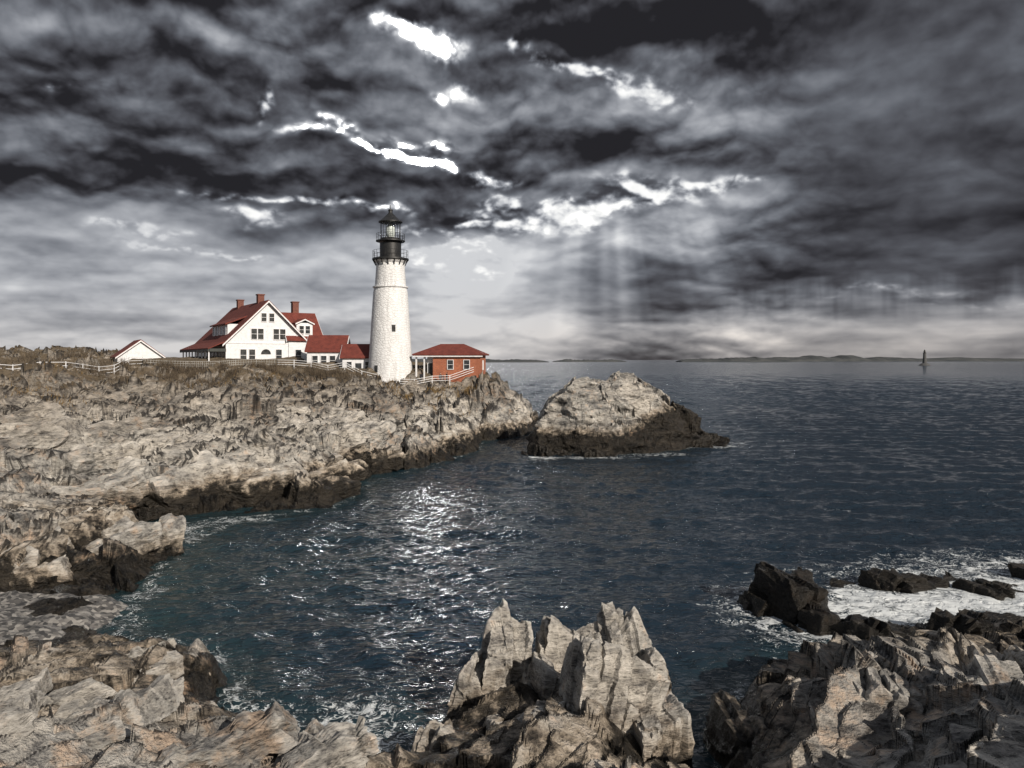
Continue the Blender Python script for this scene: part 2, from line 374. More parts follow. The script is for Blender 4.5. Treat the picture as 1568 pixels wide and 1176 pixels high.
# ------------------------------------------------------------------ angular rock blocks
def ico(sub):
    bm=bmesh.new(); bmesh.ops.create_icosphere(bm,subdivisions=sub,radius=1)
    V=np.array([v.co[:] for v in bm.verts]); F=np.array([[v.index for v in f.verts] for f in bm.faces]); bm.free(); return V,F
ICO={s:ico(s) for s in (3,4,5,6)}
def chunk(c,size,rot,seed,sub=5,rough=.05):
    r=np.random.default_rng(seed); V,F=ICO[sub]
    N=[];Dd=[]
    for ax in range(3):
        for sg in (-1,1):
            n=np.zeros(3); n[ax]=sg; n+=r.normal(0,.15,3); N.append(n/np.linalg.norm(n)); Dd.append(r.uniform(.76,.90))
    for k in range(7):
        n=r.normal(0,1,3); n/=np.linalg.norm(n); N.append(n); Dd.append(r.uniform(.98,1.2))
    N=np.array(N); Dd=np.array(Dd)
    dp=V@N.T; rad=np.where(dp>.05,Dd/np.maximum(dp,.05),9).min(1)
    P=V*np.minimum(rad,1.6)[:,None]
    P=P*np.array(size)
    s=float(np.mean(size))
    lay=P[:,0]*3.0/(s**.5)+fbm(P*.5+seed,2,seed)*.7
    st=h3(np.floor(lay),np.zeros_like(lay),np.zeros_like(lay),seed)-.5
    P+=V*((st*.24*s**.7)[:,None])*np.array([.2,1,1.2])
    blk=h3(np.floor(P[:,0]*1.3+.7*vn(P*.7,seed)),np.floor(P[:,1]*1.1+.7*vn(P*.7+5,seed)),np.floor(P[:,2]*.8+P[:,0]*.5+.6*vn(P*.7+9,seed)),seed+5)-.5
    P+=V*(blk*.26*s**.6)[:,None]
    P+=V*(fbm(P*2.4+seed*3.1,5,seed+1,.62)*rough*1.7*s**.5)[:,None]
    M=np.array(Matrix.Rotation(rot[2],3,'Z')@Matrix.Rotation(rot[1],3,'Y')@Matrix.Rotation(rot[0],3,'X'))
    return P@M.T+np.array(c),F
def join_chunks(name,lst,mat):
    vs=[];fs=[];o=0
    for V,F in lst: vs.append(V); fs.append(F+o); o+=len(V)
    return raw_mesh(name,np.concatenate(vs),np.concatenate(fs),mat)
L=[]
def C(c,s,r=(0,0,0),sub=6,seed=None):
    L.append(chunk(c,s,tuple(R(a) for a in r),seed if seed else random.randint(1,9999),sub))
C((-.35,24.3,.3),(.95,1.0,2.65),(4,6,10),seed=11)
C((-1.25,23.7,-.4),(.85,1.0,2.1),(0,16,-10),seed=12)
C((.80,23.4,-.1),(.75,1.1,2.0),(0,10,5),seed=13)
C((1.85,24.6,.1),(1.0,1.0,2.25),(-8,6,-5),seed=14)
C((3.2,25.3,.2),(1.25,1.0,2.35),(0,-4,8),seed=15)
C((4.3,24.4,-.3),(1.0,1.3,2.1),(0,-14,5),seed=16)
C((2.6,23.2,-.3),(1.6,1.3,1.9),(0,8,5),seed=26)
C((2.45,21.0,.4),(1.35,1.0,2.4),(-14,14,15),seed=17)
C((3.8,21.4,-.1),(1.0,1.3,2.1),(0,-4,5),seed=18)
C((.95,21.1,-.3),(.95,1.2,2.1),(0,14,-10),seed=19)
C((-.3,21.6,-.4),(1.0,1.4,2.0),(0,16,0),seed=20)
C((-1.5,21.4,-.8),(1.0,1.3,1.8),(0,20,8),seed=21)
C((-2.2,20.0,-.8),(.9,1.3,1.6),(0,20,-8),seed=22)
C((.2,18.9,-.6),(1.4,1.3,1.7),(0,14,5),seed=23)
C((2.7,18.4,-.5),(1.6,1.2,1.8),(0,10,5),seed=24)
join_chunks('rock_outcrop',L,M_fore)
L=[]
r2=np.random.default_rng(5)
for i in range(84):
    xx=r2.uniform(6.2,22); yy=16.8+(xx-6)*.38+r2.uniform(0,7.6)
    b=land_base(np.array([xx]),np.array([yy]))[0]
    if b<.15: continue
    s=r2.uniform(.4,1.15)
    C((xx,yy,b-.6),(s*.8,s*1.3,s*1.0),(r2.uniform(-15,15),r2.uniform(8,32),r2.uniform(-30,0)),5)
C((5.9,19.2,-.3),(.7,1.4,1.2),(0,20,-10),5); C((6.3,21.5,-.1),(.8,1.4,1.3),(0,15,5),5)
join_chunks('rock_ledge',L,M_ledge)
L=[]
for i in range(62):
    xx=r2.uniform(-17,-1.5); yy=r2.uniform(15,25.8)
    b=land_base(np.array([xx]),np.array([yy]))[0]
    if b<.6 or (yy>23.0 and xx<-13.5): continue
    s=r2.uniform(.35,.9)
    C((xx,yy,b-.2),(s*2.2,s*.9,s*.5),(r2.uniform(-30,5),r2.uniform(-26,-6),r2.uniform(20,50)),5)
for (xx,yy,s) in ((-21.5,42,1.6),(-23.5,43.5,1.8),(-20.4,44,1.3),(-25,40.5,1.5),(-22.5,37,1.0),(-24.5,37.5,1.2),(-26,44,1.8),(-11.4,26.0,.8),(-12.6,26.6,.8)):
    C((xx,yy,.5),(s*1.5,s*.9,s*.65),(r2.uniform(-20,20),-20,r2.uniform(10,50)),5)
join_chunks('shore_boulders',L,M_shore)
L=[]
for i in range(240):
    yy=r2.uniform(50,122); xx=r2.uniform(-62,2)
    b=land_base(np.array([xx]),np.array([yy]))[0]
    if b<.3 or b>7.0: continue
    s=r2.uniform(.6,2.0)
    C((xx,yy,b-.3),(s*2.0,s*.9,s*.7),(r2.uniform(-35,10),r2.uniform(-25,5),r2.uniform(35,75)),4)
join_chunks('rock_crags',L,M_land)
for c_,s_ in (((11.9,34,.1),(1.1,1.6,1.7)),((13.5,36,-.1),(.7,.8,.9)),((12.6,31.8,-.3),(.9,.9,1.1)),((19.5,38,-.5),(2.6,1.1,1.0)),((23.0,37.0,-.5),(1.6,1,.8)),((15.0,30.9,-.3),(2.2,1.1,.9)),((18.8,31.2,-.2),(2.2,1.0,.9)),((27,39,-.4),(1.5,1,.8)),((24.8,101,.0),(2.6,1.8,1.7)),((22.5,98.0,-.2),(2.2,1.4,1.3)),((9.5,88.6,-.4),(2.0,1.0,1.2)),((4,90,-.3),(2,1.5,1.4))):
    L=[]; C(c_,s_,(5,8,20),5); C((c_[0]+s_[0]*.8,c_[1]-.4,c_[2]-.3),tuple(k*.7 for k in s_),(0,-20,50),5); C((c_[0]-s_[0]*.9,c_[1]+.3,c_[2]-.4),tuple(k*.6 for k in s_),(10,15,10),5)
    join_chunks('surf_rock',L,M_wetrock)

# islet
ny_,nx_=520,760
gx,gy=np.meshgrid(np.linspace(0,32,nx_),np.linspace(82,122,ny_),indexing='ij'); IX=gx.ravel(); IY=gy.ravel()
def islet_env(X,Y):
    px=[1.5,2.8,4,6,9,13.5,16,18.5,21,23.5,25.5,27.5]; pz=[-3,2.6,4.6,6.2,8.0,8.5,7.8,6.0,4.4,2.8,1.0,-2]
    cy=[93,95,97,98,99,100,101,102,103,105,106,107]
    top=np.interp(X,px,pz); c=np.interp(X,px,cy); d=Y-c
    wf=np.interp(X,[2,8,16,24,28],[5,10,11,8,4]); wb=np.interp(X,[2,8,16,24,28],[6,11,11,8,4])
    t=np.where(d<0,-d/wf,d/wb)
    prof=1-sstep(t,.35,1.08)
    return (top+2.0)*(prof**.85)-2.0
def islet(X,Y):
    h=islet_env(X,Y); rot=R(-35)
    d=blocks(X,Y,5.5,119,rot,1.8,.36,.8)+blocks(X,Y,2.6,123,rot,2.0,.58,.6)+blocks(X,Y,1.0,137,rot,2.0,.50,.22)-.65
    d+=fbm(np.stack([X*.6,Y*.6,X*0],1),5,33)*.35
    return h+d*(.3+.7*sstep(h,-1,2))
IZ=islet(IX,IY); Q=np.stack([IX*.4,IY*.4,IZ*.9],1)
grid_mesh('rocky_islet',np.stack([IX+fbm(Q,4,81)*1.0,IY+fbm(Q+5,4,82)*1.0,IZ],1),nx_,ny_,M_islet,keep=IZ>-.9)

# ------------------------------------------------------------------ sea
nr,nt=1150,1100
rr=10*np.exp(np.linspace(0,math.log(1500/10.),nr-6)); rr=np.concatenate([rr,[2500,4500,8000,14000,24000,40000]])
th=np.radians(np.linspace(-58,58,nt))
Rg,Tg=np.meshgrid(rr,th,indexing='ij'); r_=Rg.ravel(); X=r_*np.sin(Tg.ravel()); Y=r_*np.cos(Tg.ravel())
H=np.zeros_like(X); DX=np.zeros_like(X); DY=np.zeros_like(X)
hb=np.full(X.shape,-9.); k=(r_<190); hb[k]=np.maximum(land_base(X[k],Y[k]),islet_env(X[k],Y[k]))
shelter=.55+.45*sstep(-hb,0.2,4)
rw=np.random.default_rng(3)
for i in range(56):
    lam=.5*(6.0/.5)**(i/55.); dirn=R(rw.normal(192,32)); kk=2*math.pi/lam
    a=.0078*lam**.9*rw.uniform(.6,1.2); ph=rw.uniform(0,6.28)
    dx,dy=math.sin(dirn),math.cos(dirn)
    fade=np.clip(1.7-(r_*.0046*2.4)/lam,0,1)*shelter
    m_=fade>0
    n_=kk*(X[m_]*dx+Y[m_]*dy)+ph
    s_=np.sin(n_); c_=np.cos(n_)
    H[m_]+=a*fade[m_]*s_; DX[m_]+=.9*a*fade[m_]*dx*c_; DY[m_]+=.9*a*fade[m_]*dy*c_
H*=1+.7*fbm(np.stack([X*.05,Y*.08,X*0],1),3,55)
foam=np.exp(-((hb+.25)/.45)**2)*.42
def fb(x0,y0,sx,sy,a):
    global foam
    foam=foam+a*np.exp(-((X-x0)/sx)**2-((Y-y0)/sy)**2)
fb(15,33.5,4.5,4.2,.85); fb(21,35.5,6,4.5,.8); fb(28,38,7,7,.8); fb(11,33,2.4,5,.55); fb(9,87.0,6,2.0,.85); fb(18,90,5,2.0,.65); fb(25.5,98,4,2.5,.9); fb(30,103,4,4,.4)
fb(3,86,2,4,.55); fb(-17,53,4,1.6,.3); fb(-4.4,23.6,1.5,1.6,.65); fb(-6.8,24.0,2.5,1.5,.45); fb(-20,50,2,3,.25); fb(24,57,2,1.0,.5); fb(-17,36,1.6,3,.2); fb(-11,30,3,2,.25); fb(15,43,14,5,.26)
shallow=.8*sstep(hb,-2.2,-.1)+.6*np.exp(-((X+13)/7)**2-((Y-42)/11)**2)
def wb_(g):
    p=g.pos(); px,py,pz=g.sep(p)
    fo=g.attr('foam'); sh=g.attr('shallow')
    q=g.map(p,rot=(0,0,R(14)),scale=(1,1.4,1))
    a=g.noise(q,2.0,4,.60,.4); c=g.noise(q,.5,3,.55,.3)
    ridge=g.m('ABSOLUTE',a-.5)*-1.0
    ht=a*.55+ridge*.45+c*.7
    fn=g.noise(p,.9,7,.74,1.0); ln=g.noise(p,2.2,3,.5,1.5)
    lace=g.ss(g.m('ABSOLUTE',ln-.5),.05,.0)
    fm=g.ss(fo*.56+(fn-.5)*1.9+lace*.28*g.ss(fo,.08,.5),.42,.66)
    spk=g.ss(g.noise(g.map(p,scale=(.5,1.3,1)),.9,6,.7,.4),.75,.80)*.4
    fm=g.m('MAXIMUM',fm,spk)
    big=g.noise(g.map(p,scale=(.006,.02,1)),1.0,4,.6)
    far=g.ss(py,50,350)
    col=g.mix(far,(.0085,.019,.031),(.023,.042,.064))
    col=g.mix(g.clamp(sh*.8),col,(.016,.038,.042))
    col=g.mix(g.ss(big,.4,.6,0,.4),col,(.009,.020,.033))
    bed=g.ss(fn,.5,.62)*g.ss(sh,.6,1.1)
    col=g.mix(bed*.5,col,(.034,.037,.028))
    col=g.mix(fm,col,(.62,.65,.66))
    nb=g.bump(ht,1.0,.42)
    return {'Base Color':col,'Roughness':g.m('ADD',fm*.6,.10),'IOR':1.333,'Normal':nb,'Specular IOR Level':.5}
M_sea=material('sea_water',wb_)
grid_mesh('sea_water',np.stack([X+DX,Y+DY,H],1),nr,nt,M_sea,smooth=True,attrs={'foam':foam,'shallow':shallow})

# ------------------------------------------------------------------ building materials
def white_b(g):
    p=g.obj(); n=g.noise(p,2.5,5,.65); x_,y_,z_=g.sep(p)
    lap=g.m('FRACT',z_*6.5)
    return {'Base Color':g.ramp(n,[(.3,(.56,.57,.59)),(.6,(.72,.73,.75))]),'Roughness':.6,'Normal':g.bump(lap,.5,.02)}
M_white=material('white_clapboard',white_b)
M_trim=material('white_trim',lambda g:{'Base Color':g.ramp(g.noise(g.obj(),3,4),[(.3,(.58,.58,.59)),(.6,(.74,.74,.75))]),'Roughness':.5})
def stone_b(g):
    p=g.obj(); v=g.vor(g.map(p,scale=(1,1,1.6)),1.7,'DISTANCE_TO_EDGE'); n=g.noise(p,5,5,.7); st=g.noise(g.map(p,scale=(2,2,.25)),1.2,5,.6)
    c=g.ramp(st,[(.3,(.56,.56,.56)),(.55,(.72,.725,.73))])
    c=g.mix(g.ss(v,0,.05,.22,0),c,(.45,.43,.40))
    return {'Base Color':c,'Roughness':.7,'Normal':g.bump(g.ss(v,0,.12)*.6+n*.5,.8,.08)}
M_tower=material('whitewashed_stone',stone_b)
def roof_b(g):
    p=g.obj(); x_,y_,z_=g.sep(p); n=g.noise(p,1.3,5,.65); n2=g.noise(g.map(p,scale=(4,4,10)),1,3,.6)
    return {'Base Color':g.ramp(n*.6+n2*.4,[(.32,(.075,.015,.011)),(.55,(.155,.033,.022)),(.75,(.215,.055,.036))]),'Roughness':.85,'Normal':g.bump(g.m('FRACT',z_*5)+n2,.6,.03)}
M_roof=material('red_shingles',roof_b)
def brick_b(g):
    p=g.obj(); x_,y_,z_=g.sep(p)
    bt=g.node('ShaderNodeTexBrick'); g.put(bt.inputs['Vector'],g.comb(x_+y_,z_,0.0))
    for nme,v in (('Color1',(.42,.13,.055)),('Color2',(.27,.075,.035)),('Mortar',(.34,.27,.22))): bt.inputs[nme].default_value=(*v,1)
    bt.inputs['Scale'].default_value=3.2; bt.inputs['Mortar Size'].default_value=.012
    c=g.mix(g.ss(g.noise(p,.9,5,.6),.35,.7,0,.5),E(g,bt.outputs[0]),(.20,.06,.03))
    return {'Base Color':c,'Roughness':.85}
M_brick=material('red_brick',brick_b)
M_chim=material('chimney_brick',lambda g:{'Base Color':g.ramp(g.noise(g.obj(),6,4,.7),[(.3,(.09,.035,.028)),(.7,(.20,.08,.055))]),'Roughness':.9})
M_glass=material('window_glass',lambda g:{'Base Color':g.ramp(g.noise(g.obj(),1.5,2),[(.3,(.015,.018,.022)),(.7,(.06,.065,.07))]),'Roughness':.12})
M_black=material('black_iron',lambda g:{'Base Color':g.ramp(g.noise(g.obj(),4,4),[(.3,(.008,.008,.009)),(.7,(.024,.024,.024))]),'Roughness':.45})
M_green=material('dark_porch_paint',lambda g:{'Base Color':g.ramp(g.noise(g.obj(),3,4),[(.3,(.015,.02,.018)),(.7,(.035,.04,.035))]),'Roughness':.6})
M_wood=material('weathered_wood',lambda g:{'Base Color':g.ramp(g.noise(g.map(g.obj(),scale=(1,1,.2)),4,5,.6),[(.3,(.22,.21,.195)),(.7,(.42,.41,.385))]),'Roughness':.8})
M_lens=material('lens_glass',lambda g:{'Base Color':g.ramp(g.noise(g.obj(),6,3),[(.3,(.35,.4,.38)),(.7,(.7,.75,.72))]),'Roughness':.15})

def empty(name,loc,rz=0):
    e=bpy.data.objects.new(name,None); e.location=loc; e.rotation_euler=(0,0,rz); COL.objects.link(e); return e
def part(name,V,F,mat,parent,smooth=False):
    me=bpy.data.meshes.new(name); me.from_pydata([tuple(v) for v in V],[],F); me.materials.append(mat); me.update()
    if smooth: me.polygons.foreach_set('use_smooth',[True]*len(me.polygons))
    bm=bmesh.new(); bm.from_mesh(me); bmesh.ops.recalc_face_normals(bm,faces=bm.faces); bm.to_mesh(me); bm.free()
    o=bpy.data.objects.new(name,me); o.parent=parent; COL.objects.link(o); return o
BF=((0,3,2,1),(4,5,6,7),(0,1,5,4),(1,2,6,5),(2,3,7,6),(3,0,4,7))
def boxes(name,bs,mat,parent):
    V=[];F=[]
    for (x0,x1,y0,y1,z0,z1) in bs:
        o=len(V); V+=[(x0,y0,z0),(x1,y0,z0),(x1,y1,z0),(x0,y1,z0),(x0,y0,z1),(x1,y0,z1),(x1,y1,z1),(x0,y1,z1)]
        F+=[tuple(o+i for i in f) for f in BF]
    return part(name,V,F,mat,parent)
def box(name,x0,x1,y0,y1,z0,z1,mat,parent): return boxes(name,[(x0,x1,y0,y1,z0,z1)],mat,parent)
def lathe(name,prof,mat,parent,n=48,smooth=True,c=(0,0)):
    V=[];F=[]
    for r,z_ in prof:
        for i in range(n):
            a=2*math.pi*i/n; V.append((c[0]+r*math.cos(a),c[1]+r*math.sin(a),z_))
    for j in range(len(prof)-1):
        for i in range(n):
            F.append((j*n+i,j*n+(i+1)%n,(j+1)*n+(i+1)%n,(j+1)*n+i))
    F.append(tuple(range(n))); F.append(tuple((len(prof)-1)*n+i for i in range(n)))
    o=part(name,V,F,mat,parent)
    if smooth:
        o.data.polygons.foreach_set('use_smooth',[len(p.vertices)==4 for p in o.data.polygons])
        try: o.data.set_sharp_from_angle(angle=R(35))
        except Exception: pass
    return o
def gable_body(name,x0,x1,y0,y1,z0,ze,zr,mat,parent,along='y'):
    if along=='y':
        xm=(x0+x1)/2
        V=[(x0,y0,z0),(x1,y0,z0),(x1,y0,ze),(xm,y0,zr),(x0,y0,ze),(x0,y1,z0),(x1,y1,z0),(x1,y1,ze),(xm,y1,zr),(x0,y1,ze)]
    else:
        ym=(y0+y1)/2
        V=[(x0,y0,z0),(x0,y1,z0),(x0,y1,ze),(x0,ym,zr),(x0,y0,ze),(x1,y0,z0),(x1,y1,z0),(x1,y1,ze),(x1,ym,zr),(x1,y0,ze)]
    F=[(0,1,2,3,4),(5,9,8,7,6),(0,5,6,1),(1,6,7,2),(2,7,8,3),(3,8,9,4),(4,9,5,0)]
    return part(name,V,F,mat,parent)
def gable_roof(name,x0,x1,y0,y1,ze,zr,mat,parent,along='y',over=.45,t=.22):
    if along=='y': c=(x0+x1)/2; h=(x1-x0)/2; a0,a1=y0-over,y1+over
    else: c=(y0+y1)/2; h=(y1-y0)/2; a0,a1=x0-over,x1+over
    sl_=(zr-ze)/h; e=h+over; ze2=ze-sl_*over
    prof=[(-e,ze2+.05),(0,zr+.05),(e,ze2+.05),(e,ze2+t+.05),(0,zr+t+.1),(-e,ze2+t+.05)]
    V=[]
    for a in (a0,a1):
        for (u,zz) in prof: V.append((c+u,a,zz) if along=='y' else (a,c+u,zz))
    F=[(0,1,4,5),(1,2,3,4),(6,11,10,7),(7,10,9,8),(0,6,7,1),(1,7,8,2),(2,8,9,3),(3,9,10,4),(4,10,11,5),(5,11,6,0)]
    part(name,V,F,mat,parent)
    V=[];F=[]
    for a,s in ((a0,-1),(a1,1)):
        for sg in (-1,1):
            o=len(V)
            for aa in (a+s*.003,a+s*.09):
                for (u,zz) in ((sg*e,ze2-.08),(0,zr-.08),(0,zr+t-.04),(sg*e,ze2+t-.04)):
                    V.append((c+u,aa,zz) if along=='y' else (aa,c+u,zz))
            F+=[tuple(o+i for i in f) for f in ((0,1,2,3),(4,7,6,5),(0,4,5,1),(1,5,6,2),(2,6,7,3),(3,7,4,0))]
    part(name+'_rake',V,F,M_trim,parent)
def windows(name,lst,parent,face='y-'):
    gl=[];fr=[]
    for (u,zc,w_,h_,pl) in lst:
        def B_(u0,u1,z0,z1,d0,d1):
            if face=='y-': return (u0,u1,pl-d1,pl-d0,z0,z1)
            if face=='x-': return (pl-d1,pl-d0,u0,u1,z0,z1)
            if face=='x+': return (pl+d0,pl+d1,u0,u1,z0,z1)
        gl.append(B_(u-w_/2,u+w_/2,zc-h_/2,zc+h_/2,.003,.03))
        f=.08
        fr+=[B_(u-w_/2-f,u-w_/2,zc-h_/2-f,zc+h_/2+f,.002,.10),B_(u+w_/2,u+w_/2+f,zc-h_/2-f,zc+h_/2+f,.002,.10),
             B_(u-w_/2,u+w_/2,zc+h_/2,zc+h_/2+f,.002,.10),B_(u-w_/2,u+w_/2,zc-h_/2-f,zc-h_/2,.002,.13),
             B_(u-w_/2,u+w_/2,zc-.025,zc+.025,.031,.06)]
    boxes(name+'_glass',gl,M_glass,parent); boxes(name+'_frames',fr,M_trim,parent)

# ------------------------------------------------------------------ lighthouse
lh=empty('lighthouse',(-18.06,115,8.3))
lathe('tower',[(3.45,-1),(3.35,.3),(3.28,1.0),(2.55,12.6),(2.42,13.3)],M_tower,lh,64)
lathe('belt_course',[(2.42,13.301),(2.62,13.4),(2.62,13.55),(2.36,13.62)],M_tower,lh,64)
lathe('upper_tower',[(2.3,13.621),(2.12,16.2),(2.10,17.0),(2.35,17.25),(2.45,17.4)],M_tower,lh,64)
lathe('gallery_deck',[(2.3,17.401),(2.7,17.5),(2.7,17.72),(1.6,17.75)],M_black,lh,48)
lathe('watch_room',[(1.58,17.751),(1.58,20.0),(1.7,20.15)],M_black,lh,40)
lathe('upper_gallery_deck',[(1.7,20.151),(2.15,20.25),(2.15,20.4),(1.4,20.42)],M_black,lh,40)
lathe('lantern_sill',[(1.52,20.421),(1.52,20.75)],M_black,lh,10,False)
lathe('lens',[(.2,20.6),(.62,21.1),(.7,21.8),(.6,22.5),(.15,22.9)],M_lens,lh,16)
lathe('lantern_eave',[(1.5,23.0),(1.78,23.1),(1.78,23.22),(1.3,23.5),(.7,24.1),(.32,24.5),(.28,24.75),(.36,24.85),(.30,25.05),(.06,25.12),(.04,25.7)],M_black,lh,20)
def beam(V,F,p,q,r,n=6):
    p=Vector(p);q=Vector(q);d=(q-p).normalized(); a=d.orthogonal().normalized(); b=d.cross(a); o=len(V)
    for c in (p,q):
        for i in range(n):
            t=2*math.pi*i/n; V.append(tuple(c+a*r*math.cos(t)+b*r*math.sin(t)))
    for i in range(n): F.append((o+i,o+(i+1)%n,o+n+(i+1)%n,o+n+i))
    F.append(tuple(o+i for i in range(n))); F.append(tuple(o+n+i for i in range(n)))
V=[];F=[]
for i in range(10):
    a=2*math.pi*(i+.5)/10; c_,s_=math.cos(a),math.sin(a); a2=2*math.pi*(i+1.5)/10
    beam(V,F,(1.46*c_,1.46*s_,20.7),(1.46*c_,1.46*s_,23.05),.04)
    for zz in (21.8,): beam(V,F,(1.46*c_,1.46*s_,zz),(1.46*math.cos(a2),1.46*math.sin(a2),zz),.022)
part('lantern_mullions',V,F,M_black,lh)
V=[];F=[]
for (rad,z0,hh,n) in ((2.6,17.72,1.15,22),(2.08,20.4,1.0,18)):
    for i in range(n):
        a=2*math.pi*i/n; a2=2*math.pi*(i+1)/n
        beam(V,F,(rad*math.cos(a),rad*math.sin(a),z0),(rad*math.cos(a),rad*math.sin(a),z0+hh),.03)
        for f_ in (1.0,.5): beam(V,F,(rad*math.cos(a),rad*math.sin(a),z0+hh*f_),(rad*math.cos(a2),rad*math.sin(a2),z0+hh*f_),.022)
part('gallery_railings',V,F,M_black,lh)
V=[];F=[]
for i in range(16):
    a=2*math.pi*i/16; beam(V,F,(2.15*math.cos(a),2.15*math.sin(a),16.7),(2.6*math.cos(a),2.6*math.sin(a),17.5),.08)
part('gallery_brackets',V,F,M_black,lh)
V=[];F=[]
for (zz,ax) in ((7.3,R(-72)),(1.4,R(-120))):
    rad=3.28-(zz-1)*.063; c_,s_=math.cos(ax),math.sin(ax); o=len(V)
    for rr_ in (rad-.4,rad+.07):
        for u,v_ in ((-.26,-.5),(.26,-.5),(.26,.5),(-.26,.5)): V.append((rr_*c_-u*s_,rr_*s_+u*c_,zz+v_))
    F+=[tuple(o+i for i in f) for f in BF]
part('tower_windows',V,F,M_glass,lh)

# ------------------------------------------------------------------ keeper's house
phi=R(33)
kh=empty('keepers_house',(-43.3,117,10.0),phi)
Wd,Ln=12.6,22.0; ze,zr=3.7,10.0
gable_body('main_walls',0,Wd,0,Ln,-1.5,ze,zr,M_white,kh)
gable_roof('main_roof',0,Wd,0,Ln,ze,zr,M_roof,kh,over=.6)
windows('gable_windows',[(5.7,7.6,.75,1.25,0),(6.9,7.6,.75,1.25,0),(4.2,5.0,.85,1.6,0),(5.2,5.0,.85,1.6,0),(7.6,5.0,.85,1.6,0),(8.6,5.0,.85,1.6,0),
 (2.6,1.7,.9,1.8,0),(3.9,1.7,.9,1.8,0),(8.0,1.7,.9,1.8,0)],kh)
boxes('gable_belt',[(.0,9.5,-.08,-.003,3.5,3.68),(-.003,.18,-.085,-.002,-.5,3.45)],M_trim,kh)
V=[]
for yy in (-.12,-.004):
    for i in range(17):
        a=math.pi*i/16; V.append((6.0+.75*math.cos(a),yy,1.9+.75*math.sin(a)))
F=[tuple(range(17)),tuple(range(33,16,-1))]+[(i,i+1,18+i,17+i) for i in range(16)]+[(0,17,33,16)]
part('arched_window',V,F,M_glass,kh)
box('dormer_walls',1.0,4.6,3.2,13.8,ze+.6,ze+2.9,M_white,kh)
V=[(.6,2.9,ze+2.75),(.6,14.1,ze+2.75),(4.9,14.1,ze+4.45),(4.9,2.9,ze+4.45),(.6,2.9,ze+2.95),(.6,14.1,ze+2.95),(4.9,14.1,ze+4.65),(4.9,2.9,ze+4.65)]
part('dormer_roof',V,BF,M_roof,kh)
windows('dormer_windows',[(4.7,ze+1.95,1.5,1.3,1.0),(7.0,ze+1.95,1.2,1.3,1.0),(10.0,ze+1.95,1.2,1.3,1.0),(12.3,ze+1.95,1.5,1.3,1.0)],kh,'x-')
V=[(-2.6,-.3,2.6),(-2.6,Ln+.5,2.6),(-.2,Ln+.5,3.65),(-.2,-.3,3.65)]; V+=[(a,b,c+.15) for a,b,c in V]
part('porch_roof',V,BF,M_roof,kh)
boxes('porch_fascia',[(-2.62,-2.45,-.3,Ln+.5,2.25,2.6),(-2.4,-.003,-.29,-.12,2.25,2.7)],M_green,kh)
boxes('porch_posts',[(-2.5,-2.32,yy,yy+.18,-1,2.25) for yy in (0,2.5,5,7.5,10,12.5,15.0,17.5,20.3)],M_white,kh)
boxes('porch_openings',[(-.04,-.003,yy,yy+1.5,.1,2.2) for yy in (.6,3.1,5.6,8.1,10.6,13,15.5,18)],M_glass,kh)
box('porch_deck',-2.6,-.004,-.25,Ln,-1,.0,M_wood,kh)
wx0,wx1=9.5,14.8
gable_body('wing_walls',wx0,wx1,-.25,8.4,-1.5,ze+.6,ze+4.7,M_white,kh,'x')
gable_roof('wing_roof',wx0,wx1,-.25,8.4,ze+.6,ze+4.7,M_roof,kh,'x',over=.4)
box('wing_dormer',10.8,13.4,-.05,4.0,ze+1.0,ze+3.2,M_white,kh)
gable_roof('wing_dormer_roof',10.8,13.4,-.05,4.0,ze+3.1,ze+3.7,M_roof,kh,'y',over=.25,t=.15)
windows('wing_windows',[(11.6,ze+2.1,.7,1.2,-.05),(12.6,ze+2.1,.7,1.2,-.05),(11.0,1.7,.9,1.8,-.25),(13.2,1.7,.9,1.8,-.25)],kh)
def chim(x_,y_,z0,z1,s=.5):
    box('chimney',x_-s,x_+s,y_-s,y_+s,z0,z1,M_chim,kh); box('chimney_cap',x_-s-.1,x_+s+.1,y_-s-.1,y_+s+.1,z1+.002,z1+.18,M_chim,kh)
chim(Wd/2,17.2,8.8,11.3); chim(Wd/2+.2,5.0,8.8,11.4); chim(12.0,4.6,7.6,10.4)

an=empty('white_annex',(-30.8,116.2,9.3),R(4))
gable_body('walls',0,5.5,0,6,-1.5,3.0,5.0,M_white,an,'x'); gable_roof('roof',0,5.5,0,6,3.0,5.2,M_roof,an,'x',over=.3)
windows('windows',[(1.2,1.6,.8,1.4,0),(2.5,1.6,.8,1.4,0),(3.8,1.6,.8,1.4,0)],an)
an=empty('white_annex',(-25.2,115.0,8.6),R(4))
gable_body('walls',0,5.3,0,5,-1.5,2.8,4.4,M_white,an,'x'); gable_roof('roof',0,5.3,0,5,2.8,4.5,M_roof,an,'x',over=.35)
windows('windows',[(1.0,1.5,.7,1.2,0),(3.7,1.5,.7,1.2,0)],an); box('door',1.9,2.8,-.05,-.003,-.5,1.9,M_glass,an)
an=empty('white_garage',(-62.2,122,10.3),R(32))
gable_body('walls',0,6.6,0,9,-1.5,1.2,3.7,M_white,an); gable_roof('roof',0,6.6,0,9,1.2,3.7,M_roof,an,over=.35,t=.18)

